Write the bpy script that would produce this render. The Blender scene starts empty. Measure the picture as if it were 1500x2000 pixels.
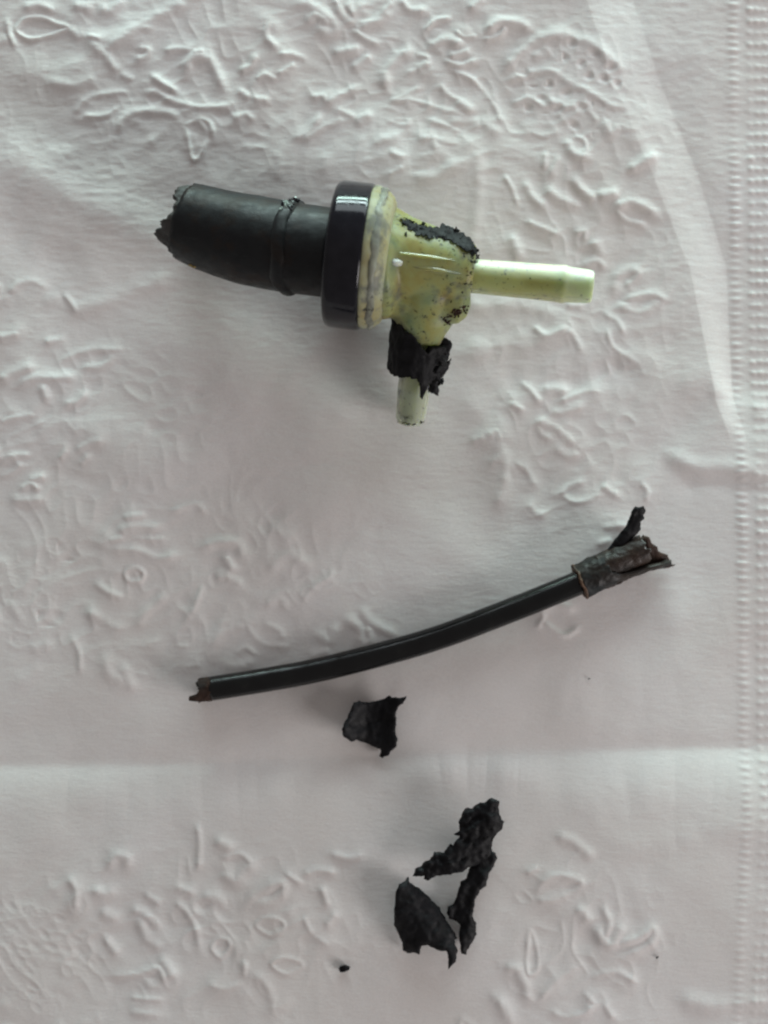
import bpy, math, random
import numpy as np
from mathutils import Vector, noise
from mathutils.geometry import delaunay_2d_cdt

random.seed(7)
rng = np.random.default_rng(7)
scn = bpy.context.scene
U = 1e-4            # one pixel of the 1500 x 2000 photograph on the table = 0.1 mm
HC = 0.24           # camera height above the table, metres

# ------------------------------------------------------------ camera
cd = bpy.data.cameras.new("camera")
cam = bpy.data.objects.new("camera", cd)
scn.collection.objects.link(cam)
cam.location = (0, 0, HC)
cam.rotation_euler = (0, 0, 0)
cd.sensor_fit = 'VERTICAL'
cd.angle = 2 * math.atan(0.1 / HC)
cd.clip_start = 0.005
cd.clip_end = 20
cd.dof.use_dof = True
cd.dof.focus_distance = HC - 0.012
cd.dof.aperture_fstop = 5.6
scn.camera = cam

# ------------------------------------------------------------ world and lamps (indoor, window light)
w = bpy.data.worlds.new("World")
scn.world = w
w.use_nodes = True
bg = w.node_tree.nodes["Background"]
bg.inputs[0].default_value = (1.0, 0.925, 0.905, 1)
bg.inputs[1].default_value = 0.20


def area(name, loc, target, sx, sy, energy, col):
    l = bpy.data.lights.new(name, 'AREA')
    l.shape = 'RECTANGLE'
    l.size = sx
    l.size_y = sy
    l.energy = energy
    l.color = col
    o = bpy.data.objects.new(name, l)
    o.location = loc
    d = Vector(target) - Vector(loc)
    o.rotation_euler = d.to_track_quat('-Z', 'Y').to_euler()
    scn.collection.objects.link(o)
    return o


area("window_light", (0.20, 0.95, 0.045), (0, 0.0, 0.0), 1.1, 0.05, 7.0, (0.70, 1.0, 0.90))
area("window_light", (0.20, 0.95, 0.185), (0, 0.0, 0.02), 1.1, 0.05, 6.0, (0.78, 0.98, 0.98))
area("window_light", (0.20, 0.93, 0.40), (0, 0.0, 0.02), 1.1, 0.22, 3.0, (0.86, 0.96, 1.0))
area("window_light", (0.90, -0.50, 0.36), (0, 0, 0), 0.5, 0.4, 6.0, (1.0, 0.95, 0.94))

scn.view_settings.view_transform = 'Standard'
scn.view_settings.look = 'None'
scn.view_settings.gamma = 1
scn.view_settings.use_curve_mapping = False
scn.view_settings.exposure = 0.19
scn.cycles.pixel_filter_type = 'BLACKMAN_HARRIS'
scn.cycles.filter_width = 2.3


# ------------------------------------------------------------ helpers
def P(px, py, z=0.0):
    """point of the photograph (1500 x 2000) carried to height z over the table"""
    k = (HC - z) / HC
    return Vector(((px - 750) * U * k, (1000 - py) * U * k, z))


def R(rpx, z=0.0):
    return rpx * U * (HC - z) / HC


def tag(o, label=None, cat=None, group=None, kind=None):
    for k, v in (("label", label), ("category", cat), ("group", group), ("kind", kind)):
        if v:
            o[k] = v
    return o


def empty(name, loc):
    o = bpy.data.objects.new(name, None)
    o.location = loc
    o.empty_display_size = 0.01
    scn.collection.objects.link(o)
    return o


def build(name, verts, faces, mat, parent=None, origin=None, smooth=True):
    """verts in world metres; linked as one object"""
    org = Vector(parent.matrix_world.translation) if parent is not None else None
    if parent is not None:
        org = root_loc(parent)
    elif origin is not None:
        org = Vector(origin)
    else:
        org = Vector((0, 0, 0))
    me = bpy.data.meshes.new(name)
    me.from_pydata([tuple(Vector(v) - org) for v in verts], [], faces)
    me.validate()
    me.update()
    if smooth:
        me.polygons.foreach_set('use_smooth', [True] * len(me.polygons))
    me.materials.append(mat)
    o = bpy.data.objects.new(name, me)
    scn.collection.objects.link(o)
    if parent is not None:
        o.parent = parent
    elif origin is not None:
        o.location = org
    return o


def root_loc(p):
    while p.parent is not None:
        p = p.parent
    return Vector(p.location)


def catmull(pts, n=12, closed=False):
    pts = [np.array(p, float) for p in pts]
    if closed:
        q = [pts[-1]] + pts + [pts[0], pts[1]]
    else:
        q = [2 * pts[0] - pts[1]] + pts + [2 * pts[-1] - pts[-2]]
    out = []
    for i in range(1, len(q) - 2):
        p0, p1, p2, p3 = q[i - 1], q[i], q[i + 1], q[i + 2]
        for j in range(n):
            t = j / n
            out.append(0.5 * ((2 * p1) + (-p0 + p2) * t + (2 * p0 - 5 * p1 + 4 * p2 - p3) * t * t
                              + (-p0 + 3 * p1 - 3 * p2 + p3) * t ** 3))
    if not closed:
        out.append(q[-2])
    return out


class Path:
    """smooth curve through 3D points, with a frame (side, up) at every place; s runs 0..1"""

    def __init__(self, pts):
        self.p = np.array(catmull(pts, 16)) if len(pts) > 2 else np.array([np.array(pts[0], float) * (1 - t) + np.array(pts[1], float) * t for t in np.linspace(0, 1, 17)])
        seg = np.linalg.norm(np.diff(self.p, axis=0), axis=1)
        self.c = np.concatenate([[0], np.cumsum(seg)])
        self.len = self.c[-1]

    def at(self, s):
        d = s * self.len
        e = self.len * 1e-3
        pos = [np.interp(min(max(d, 0), self.len), self.c, self.p[:, k]) for k in range(3)]
        a = [np.interp(min(max(d - self.len * .02, 0), self.len * .98), self.c, self.p[:, k]) for k in range(3)]
        b = [np.interp(min(max(d + self.len * .02, self.len * .02), self.len), self.c, self.p[:, k]) for k in range(3)]
        T = (Vector(b) - Vector(a)).normalized()
        pos = Vector(pos)
        if d < 0:
            pos += T * d
        if d > self.len:
            pos += T * (d - self.len)
        S = T.cross(Vector((0, 0, 1))).normalized()
        N = S.cross(T)
        return pos, T, S, N


def fbm(v, sc, o=3):
    return noise.fractal(Vector(v) * sc, 1.0, 2.0, o)


def revolve(path, prof, seg=64, mod=None, v=None, f=None):
    """prof: list of (s, radius) along path; radius 0 closes the end"""
    v = [] if v is None else v
    f = [] if f is None else f
    rings = []
    for (s, r) in prof:
        pos, T, S, N = path.at(s)
        if r <= 1e-7:
            rings.append([len(v)])
            v.append(pos)
            continue
        ring = []
        for k in range(seg):
            th = 2 * math.pi * k / seg
            d = S * math.cos(th) + N * math.sin(th)
            rr = r
            p = pos + d * rr
            if mod:
                p = mod(p, d, T, s, th, rr)
            ring.append(len(v))
            v.append(p)
        rings.append(ring)
    for a, b in zip(rings[:-1], rings[1:]):
        if len(a) == 1 and len(b) == 1:
            continue
        for k in range(seg):
            k2 = (k + 1) % seg
            if len(a) == 1:
                f.append((a[0], b[k2], b[k]))
            elif len(b) == 1:
                f.append((a[k], a[k2], b[0]))
            else:
                f.append((a[k], a[k2], b[k2], b[k]))
    return v, f


def shell(path, S0, S1, ro, ri, th0=0.0, th1=2 * math.pi, nt=96, ns=24, rough=0.0, rsc=900, v=None, f=None):
    """thick torn sleeve: S0/S1 give the two ragged ends as functions of the angle"""
    v = [] if v is None else v
    f = [] if f is None else f
    full = abs(th1 - th0 - 2 * math.pi) < 1e-6
    cols = nt if full else nt + 1

    def grid(rf, sgn):
        g = []
        for k in range(cols):
            th = th0 + (th1 - th0) * k / nt
            a, b = S0(th), S1(th)
            col = []
            for j in range(ns + 1):
                s = a + (b - a) * j / ns
                pos, T, S, N = path.at(s)
                d = S * math.cos(th) + N * math.sin(th)
                p = pos + d * rf(s, th)
                if rough:
                    p = p + d * (fbm(p, rsc) * rough)
                    p = p + T * (fbm(p + Vector((3, 1, 2)), rsc) * rough * .5)
                col.append(len(v))
                v.append(p)
            g.append(col)
        return g

    A = grid(ro, 1)
    B = grid(ri, -1)
    for k in range(cols if full else cols - 1):
        k2 = (k + 1) % cols
        for j in range(ns):
            f.append((A[k][j], A[k2][j], A[k2][j + 1], A[k][j + 1]))
            f.append((B[k][j], B[k][j + 1], B[k2][j + 1], B[k2][j]))
        f.append((A[k][0], B[k][0], B[k2][0], A[k2][0]))
        f.append((A[k][ns], A[k2][ns], B[k2][ns], B[k][ns]))
    if not full:
        for j in range(ns):
            f.append((A[0][j], A[0][j + 1], B[0][j + 1], B[0][j]))
            f.append((A[-1][j], B[-1][j], B[-1][j + 1], A[-1][j + 1]))
    return v, f


def rag(amp, seed, sc=2.2, o=4):
    """ragged function of the angle"""
    def fn(th):
        return amp * noise.fractal(Vector((math.cos(th) * sc + seed * 7.1, math.sin(th) * sc, seed * 3.3)), 0.7, 2.1, o)
    return fn


def lump(c, r, v, f, squash=1.0, rough=.45):
    """small jagged crumb"""
    t = (1 + 5 ** .5) / 2
    base = [(-1, t, 0), (1, t, 0), (-1, -t, 0), (1, -t, 0), (0, -1, t), (0, 1, t), (0, -1, -t), (0, 1, -t), (t, 0, -1), (t, 0, 1), (-t, 0, -1), (-t, 0, 1)]
    fc = [(0, 11, 5), (0, 5, 1), (0, 1, 7), (0, 7, 10), (0, 10, 11), (1, 5, 9), (5, 11, 4), (11, 10, 2), (10, 7, 6), (7, 1, 8),
          (3, 9, 4), (3, 4, 2), (3, 2, 6), (3, 6, 8), (3, 8, 9), (4, 9, 5), (2, 4, 11), (6, 2, 10), (8, 6, 7), (9, 8, 1)]
    i0 = len(v)
    sv = Vector((random.gauss(0, 1), random.gauss(0, 1), random.gauss(0, .5))).normalized()
    st = random.uniform(0, 1.4)
    for b in base:
        d = Vector(b).normalized()
        d = d + sv * d.dot(sv) * st
        k = r * .8 * (1 + random.uniform(-rough, rough))
        v.append(Vector(c) + Vector((d.x * k, d.y * k, d.z * k * squash)))
    for a in fc:
        f.append(tuple(i0 + q for q in a))


# ------------------------------------------------------------ materials
class Mat:
    def __init__(self, name):
        self.m = bpy.data.materials.new(name)
        self.m.use_nodes = True
        self.t = self.m.node_tree
        self.b = self.t.nodes["Principled BSDF"]
        self.co = self.t.nodes.new("ShaderNodeTexCoord").outputs["Object"]

    def link(self, a, b):
        self.t.links.new(a, b)

    def noise(self, scale, detail=4, rough=.6, stretch=None, dist=0.0, off=None):
        n = self.t.nodes.new("ShaderNodeTexNoise")
        n.inputs["Scale"].default_value = scale
        n.inputs["Detail"].default_value = detail
        n.inputs["Roughness"].default_value = rough
        n.inputs["Distortion"].default_value = dist
        mp = self.t.nodes.new("ShaderNodeMapping")
        if stretch:
            mp.inputs["Scale"].default_value = stretch
        if off:
            mp.inputs["Location"].default_value = off
        self.link(self.co, mp.inputs[0])
        self.link(mp.outputs[0], n.inputs["Vector"])
        return n.outputs["Fac"]

    def ramp(self, fac, stops):
        r = self.t.nodes.new("ShaderNodeValToRGB")
        e = r.color_ramp.elements
        while len(e) > 1:
            e.remove(e[-1])
        e[0].position = stops[0][0]
        e[0].color = (*stops[0][1], 1)
        for p, c in stops[1:]:
            x = e.new(p)
            x.color = (*c, 1)
        self.link(fac, r.inputs[0])
        return r.outputs[0]

    def mix(self, fac, a, b):
        n = self.t.nodes.new("ShaderNodeMix")
        n.data_type = 'RGBA'
        for inp, val in ((n.inputs[0], fac), (n.inputs[6], a), (n.inputs[7], b)):
            if isinstance(val, (tuple, float, int)):
                inp.default_value = (*val, 1) if isinstance(val, tuple) else val
            else:
                self.link(val, inp)
        return n.outputs[2]

    def bump(self, fac, dist, strength=1.0, prev=None):
        n = self.t.nodes.new("ShaderNodeBump")
        n.inputs["Distance"].default_value = dist
        n.inputs["Strength"].default_value = strength
        self.link(fac, n.inputs["Height"])
        if prev is not None:
            self.link(prev, n.inputs["Normal"])
        self.link(n.outputs[0], self.b.inputs["Normal"])
        return n.outputs[0]

    def set(self, **k):
        for a, v in k.items():
            i = self.b.inputs[a.replace("_", " ")]
            if hasattr(v, "is_linked") or isinstance(v, bpy.types.NodeSocket):
                self.link(v, i)
            else:
                i.default_value = (*v, 1) if isinstance(v, tuple) and len(v) == 3 and a == "Base_Color" else v
        return self


BW = lambda a, b: [(a, (0, 0, 0)), (b, (1, 1, 1))]

m = Mat("embossed_paper")
tone = m.ramp(m.noise(26, 3, .5), [(.3, (.725, .695, .67)), (.7, (.775, .755, .745))])
fleck = m.ramp(m.noise(2600, 2, .6), [(.25, (.93, .92, .92)), (.6, (1, 1, 1))])
mx = m.t.nodes.new("ShaderNodeMix"); mx.data_type = 'RGBA'; mx.blend_type = 'MULTIPLY'
mx.inputs[0].default_value = 1
m.link(tone, mx.inputs[6]); m.link(fleck, mx.inputs[7])
m.set(Base_Color=mx.outputs[2], Roughness=.8)
m.b.inputs["Subsurface Weight"].default_value = .55
m.b.inputs["Subsurface Scale"].default_value = .0009
m.b.inputs["Subsurface Radius"].default_value = (1.0, .9, .85)
m.b.inputs["Specular IOR Level"].default_value = .25
b1 = m.bump(m.noise(1.0, 3, .55, stretch=(420, 1500, 500), dist=.6), 0.00014, .4)
m.bump(m.noise(1900, 4, .75), 0.00006, .6, b1)
PAPER = m.m


def rubber(name, c0, c1, rough, dist, sc=900, spec=.5, det=5):
    m = Mat(name)
    col = m.ramp(m.noise(sc * .35, 4, .6), [(.35, c0), (.62, c1)])
    dust = m.ramp(m.noise(sc * .22, 6, .75, off=(.11, .07, 0)), [(.58, (0, 0, 0)), (.72, (.5,) * 3)])
    col = m.mix(dust, col, tuple(min(1, c * 2.0 + .003) for c in c1))
    m.set(Base_Color=col, Roughness=m.ramp(m.noise(sc * .5, 3), [(.3, (rough - .1,) * 3), (.7, (rough + .12,) * 3)]))
    m.b.inputs["Specular IOR Level"].default_value = spec
    m.bump(m.noise(sc, det, .65), dist, .8)
    return m


RUB = rubber("torn_rubber", (.002, .002, .0027), (.006, .006, .0075), .6, 0.00018, spec=.22).m
RUBIN = rubber("rusty_torn_rubber", (.007, .004, .003), (.040, .018, .010), .65, 0.00018, 700, .3).m

m = rubber("hose_rubber", (.012, .016, .017), (.019, .024, .025), .46, 0.00004, 1100, .55)
dirt = m.ramp(m.noise(170, 5, .7, off=(.3, .1, 0)), BW(.50, .60))
scf = m.ramp(m.noise(1.0, 5, .7, stretch=(160, 900, 700), off=(.05, .2, 0)), [(.60, (0, 0, 0)), (.70, (.6,) * 3)])
m.set(Base_Color=m.mix(dirt, m.ramp(m.noise(400, 4), [(.35, (.003, .004, .005)), (.7, (.007, .008, .009))]), (.010, .006, .004)))
m.b.inputs['Specular IOR Level'].default_value = .32
m.bump(m.noise(380, 7, .72), 0.00022, .5)
m.set(Base_Color=m.mix(scf, m.b.inputs['Base Color'].links[0].from_socket, (.020, .024, .024)))
HOSE = m.m

m = Mat("glossy_black_plastic")
m.set(Base_Color=m.ramp(m.noise(300, 4), [(.4, (.005, .005, .008)), (.7, (.010, .010, .014))]),
      Roughness=m.ramp(m.noise(1.0, 6, .75, stretch=(1500, 420, 420)), [(.42, (.08,) * 3), (.60, (.16,) * 3), (.72, (.42,) * 3)]))
m.b.inputs['Specular IOR Level'].default_value = .33
m.bump(m.noise(220, 3, .5), 0.000015, .4)
GLOSS = m.m

m = Mat("black_nylon_tube")
m.set(Base_Color=m.ramp(m.noise(250, 4), [(.4, (.002, .0022, .0025)), (.62, (.004, .0045, .0045)), (.76, (.012, .012, .010))]),
      Roughness=m.ramp(m.noise(420, 5, .7), [(.3, (.10,) * 3), (.75, (.30,) * 3)]))
m.b.inputs['Specular IOR Level'].default_value = .4
m.bump(m.noise(320, 5, .65), 0.00005, .5)
TUBE = m.m


def nylon(name, stops, speck, grime, rough=.38, sss=.5, pale=None, trans=0.0):
    m = Mat(name)
    col = m.ramp(m.noise(150, 6, .6, dist=.3), stops)
    if pale:
        # paler colour towards the free end stands in for thinner, more see-through plastic
        ax_, p0, p1, pc = pale
        sx = m.t.nodes.new("ShaderNodeSeparateXYZ")
        m.link(m.co, sx.inputs[0])
        mr = m.t.nodes.new("ShaderNodeMapRange")
        mr.inputs[1].default_value = p0
        mr.inputs[2].default_value = p1
        m.link(sx.outputs[ax_], mr.inputs[0])
        col = m.mix(mr.outputs[0], col, pc)
    m.b.inputs["Transmission Weight"].default_value = trans
    m.b.inputs["Specular IOR Level"].default_value = .25
    m.b.inputs["IOR"].default_value = 1.38
    sp = m.ramp(m.noise(1000, 3, .62, off=(.05, 0, 0)), BW(speck, speck + .045))
    clus = m.ramp(m.noise(150, 3, .6, off=(.2, .4, 0)), BW(.42, .6))
    mm = m.t.nodes.new("ShaderNodeMath"); mm.operation = 'MULTIPLY'
    m.link(sp, mm.inputs[0]); m.link(clus, mm.inputs[1])
    col = m.mix(mm.outputs[0], col, (.02, .022, .022))
    gr = m.ramp(m.noise(210, 5, .7, off=(.7, .2, 0)), [(grime, (0, 0, 0)), (grime + .12, (.75,) * 3)])
    col = m.mix(gr, col, (.13, .14, .13))
    m.set(Base_Color=col, Roughness=rough)
    m.b.inputs["Subsurface Weight"].default_value = sss
    m.b.inputs["Subsurface Scale"].default_value = .004
    m.b.inputs["Subsurface Radius"].default_value = (.8, .9, .3)
    m.bump(m.noise(330, 4, .6), 0.00015, .5)
    return m.m


BODY = nylon("aged_yellow_nylon", [(.3, (.34, .27, .09)), (.42, (.38, .37, .14)), (.55, (.36, .41, .20)), (.68, (.22, .31, .20))], .60, .53, .36, .8, None, .35)
SPIG = nylon("pale_green_nylon", [(.3, (.44, .43, .15)), (.5, (.44, .46, .20)), (.7, (.34, .41, .23))], .62, .58, .62, .9, (0, .036, .046, (.48, .57, .40)), .45)
SPIGB = nylon("pale_green_nylon_branch", [(.3, (.44, .46, .27)), (.5, (.48, .52, .37)), (.7, (.38, .45, .37))], .60, .55, .62, .9, (1, -.022, -.033, (.48, .54, .42)), .45)
FLNG = nylon("dirty_cream_nylon", [(.3, (.27, .22, .09)), (.5, (.34, .34, .21)), (.7, (.34, .38, .29))], .62, .50, .33, .3)
BAND = nylon("grey_weld_bead", [(.3, (.10, .10, .08)), (.5, (.24, .25, .20)), (.65, (.30, .32, .27))], .6, .52, .3, .1)
GLINT = Mat("painted_glint").set(Base_Color=(.35, .42, .38), Roughness=.12).m  # pale green colour stands in for glints on the shiny residue
SPOT = Mat("ochre_speck").set(Base_Color=(.30, .22, .07), Roughness=.6).m

# ------------------------------------------------------------ paper napkin with embossed relief


def axis(lo, hi, step, mlo, mhi, mstep, flo, fhi, fstep):
    a = np.arange(lo, hi + .01, step)
    b = np.arange(lo - mstep, mlo, -mstep)[::-1]
    c = np.arange(hi + mstep, mhi, mstep)
    d = np.arange(b[0] - fstep, flo, -fstep)[::-1]
    e = np.arange(c[-1] + fstep, fhi, fstep)
    return np.concatenate([d, b, a, c, e])


gx = axis(-20, 1520, 2.2, -420, 1920, 6, -1600, 3100, 60)
gy = axis(-20, 2020, 2.2, -420, 2420, 6, -1600, 3600, 60)
XX, YY = np.meshgrid(gx, gy)


def vnoise(x, y, cell, seed):
    """smooth value noise on pixel coordinates, turned so its grid never shows"""
    if cell > 14:
        a_ = .5 + seed
        x, y = x * math.cos(a_) - y * math.sin(a_), x * math.sin(a_) + y * math.cos(a_)
    g = np.random.default_rng(seed).uniform(-1, 1, (512, 512))
    u, v_ = x / cell + 1100, y / cell + 1100
    iu, iv = np.floor(u).astype(int), np.floor(v_).astype(int)
    fu, fv = u - iu, v_ - iv
    fu = fu ** 3 * (fu * (fu * 6 - 15) + 10)
    fv = fv ** 3 * (fv * (fv * 6 - 15) + 10)
    iu %= 511; iv %= 511
    return ((g[iv, iu] * (1 - fu) + g[iv, iu + 1] * fu) * (1 - fv) + (g[iv + 1, iu] * (1 - fu) + g[iv + 1, iu + 1] * fu) * fv)


def sstep(a, b, x):
    t = np.clip((x - a) / (b - a), 0, 1)
    return t * t * (3 - 2 * t)


# heights in pixels (0.1 mm)
LOW = np.zeros_like(XX)
LOW += 5.0 * vnoise(XX, YY, 420, 1) + 2.6 * vnoise(XX, YY, 190, 2)
LOW += 1.1 * vnoise(XX + .5 * YY, YY - .3 * XX, 95, 3)
# edge of the embossed panel: the sheet falls away to the right of this line
edge = np.interp(YY, [-2000, 0, 150, 340, 520, 780, 1000, 3600], [1160, 1240, 1290, 1368, 1425, 1436, 1500, 1700])
wid = np.interp(YY, [0, 300, 500, 760, 900], [95, 95, 80, 40, 30])
fall = sstep(0, 1, (XX - (edge - wid)) / wid)
LOW -= 17.0 * (.75 * np.clip((XX - (edge - wid)) / wid, 0, 1) + .25 * fall) * (1 - sstep(740, 900, YY)) * (.75 + .25 * sstep(-300, 300, YY))
# horizontal fold
fy = np.interp(XX, [-1600, 0, 400, 800, 1100, 1500, 3100], [1500, 1498, 1492, 1476, 1466, 1462, 1455])
d = YY - fy
fs = np.interp(XX, [0, 500, 900, 1500], [.8, .85, 1, .85])
LOW -= 7.0 * fs * np.exp(-np.sqrt(d * d + 60) / 36)
LOW += 17.0 * fs * (1 - np.exp(-.5 * (d + np.sqrt(d * d + 130)) / 58))
LOW -= 13 * sstep(60, 620, d)
H1 = np.zeros_like(XX)


def window(x0, x1, y0, y1):
    i0, i1 = np.searchsorted(gx, [x0, x1])
    j0, j1 = np.searchsorted(gy, [y0, y1])
    return slice(j0, j1), slice(i0, i1)


def stroke(pts, w=4.0, h=3.4, closed=False, taper=True, target=None, mode='max'):
    T_ = H1 if target is None else target
    c = np.array(catmull(pts, 16, closed)) if len(pts) > 2 else np.linspace(pts[0], pts[1], 24)
    n = len(c)
    t = np.linspace(0, 1, n)
    amp = np.ones(n) if (closed or not taper) else np.clip(np.minimum(t, 1 - t) * 6 + .25, 0, 1)
    ph = random.random() * 50
    amp = amp * (1 + .35 * np.array([noise.noise(Vector((p[0] * .03, p[1] * .03, ph))) * 1.6 for p in c]))
    m_ = w * 4
    sy, sx = window(c[:, 0].min() - m_, c[:, 0].max() + m_, c[:, 1].min() - m_, c[:, 1].max() + m_)
    x, y = XX[sy, sx], YY[sy, sx]
    if x.size == 0:
        return
    best = np.zeros_like(x)
    for (a, b), k in zip(c, amp):
        q = k * np.exp(-((x - a) ** 2 + (y - b) ** 2) / (2 * w * w))
        np.maximum(best, q, out=best)
    if mode == 'max':
        T_[sy, sx] = np.maximum(T_[sy, sx], best * h)
    else:
        T_[sy, sx] += best * h


def pit(cx, cy, rx, ry, ang, h, rim=0.0):
    sy, sx = window(cx - 3.2 * max(rx, ry), cx + 3.2 * max(rx, ry), cy - 3.2 * max(rx, ry), cy + 3.2 * max(rx, ry))
    x, y = XX[sy, sx] - cx, YY[sy, sx] - cy
    c, s = math.cos(ang), math.sin(ang)
    u, v_ = (x * c + y * s) / rx, (-x * s + y * c) / ry
    r2 = u * u + v_ * v_
    H1[sy, sx] += h * np.exp(-r2 * 1.1) + rim * np.exp(-(np.sqrt(r2) - 1.3) ** 2 * 4.5)


# broad creases of the sheet (wide, low)
BROAD = [
    ([(0, 290), (80, 350), (180, 400), (330, 470)], 34, 7), ([(-20, 430), (60, 490), (130, 520)], 30, -4),
    ([(140, 606), (200, 590), (260, 568), (340, 540)], 13, 3.2), ([(930, 285), (934, 350), (930, 430), (918, 500)], 9, 2.4),
    ([(905, 600), (1000, 596), (1110, 620)], 12, 3.0), ([(900, 690), (980, 672), (1060, 668), (1110, 640)], 16, 3.2),
    ([(990, 735), (1120, 745), (1240, 715)], 18, -3.4), ([(1240, 700), (1330, 740), (1400, 748)], 26, 3.2),
    ([(1395, 752), (1330, 830), (1280, 890)], 26, -2.6), ([(1400, 755), (1440, 790), (1500, 800)], 15, 2.6),
    ([(1300, 885), (1360, 912), (1420, 914), (1500, 926)], 12, 4.0), ([(1330, 950), (1420, 948), (1500, 955)], 18, -2.6),
    ([(905, 770), (960, 850), (985, 985)], 22, 3.0), ([(1090, 1560), (1300, 1540), (1500, 1560)], 42, 3.0),
    ([(1200, 1650), (1330, 1636), (1400, 1616), (1500, 1610)], 22, 2.2), ([(1330, 1950), (1400, 1962), (1500, 1950)], 13, 3.4),
    ([(430, 545), (560, 640), (700, 760)], 50, -5), ([(0, 1530), (300, 1545), (600, 1530)], 50, 3.0),
    ([(800, 1515), (900, 1500), (1050, 1510)], 26, 4.0), ([(400, 700), (600, 860), (640, 1020)], 90, 4), ([(0, 120), (140, 140), (300, 50)], 30, 4),
    ([(200, 860), (330, 900), (500, 900)], 30, 2), ([(0, 880), (120, 840), (260, 830)], 26, 2.4),
    ([(700, 330), (820, 300), (940, 330)], 40, 4.0), ([(1150, 300), (1180, 400), (1150, 470)], 30, 2.5),
    ([(500, 320), (560, 300), (640, 320)], 30, 2.5), ([(520, 60), (540, 160), (470, 260)], 26, 3), ([(0, 1820), (140, 1750), (260, 1640)], 30, 2),
    ([(1060, 560), (1100, 540), (1180, 600)], 26, 2.4), ([(1290, 1180), (1400, 1240), (1500, 1230)], 40, 2), ([(960, 1330), (1200, 1380), (1400, 1350)], 50, 2),
]
for pts, w_, h_ in BROAD:
    stroke(pts, w_, h_, target=LOW, mode='add')

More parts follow.
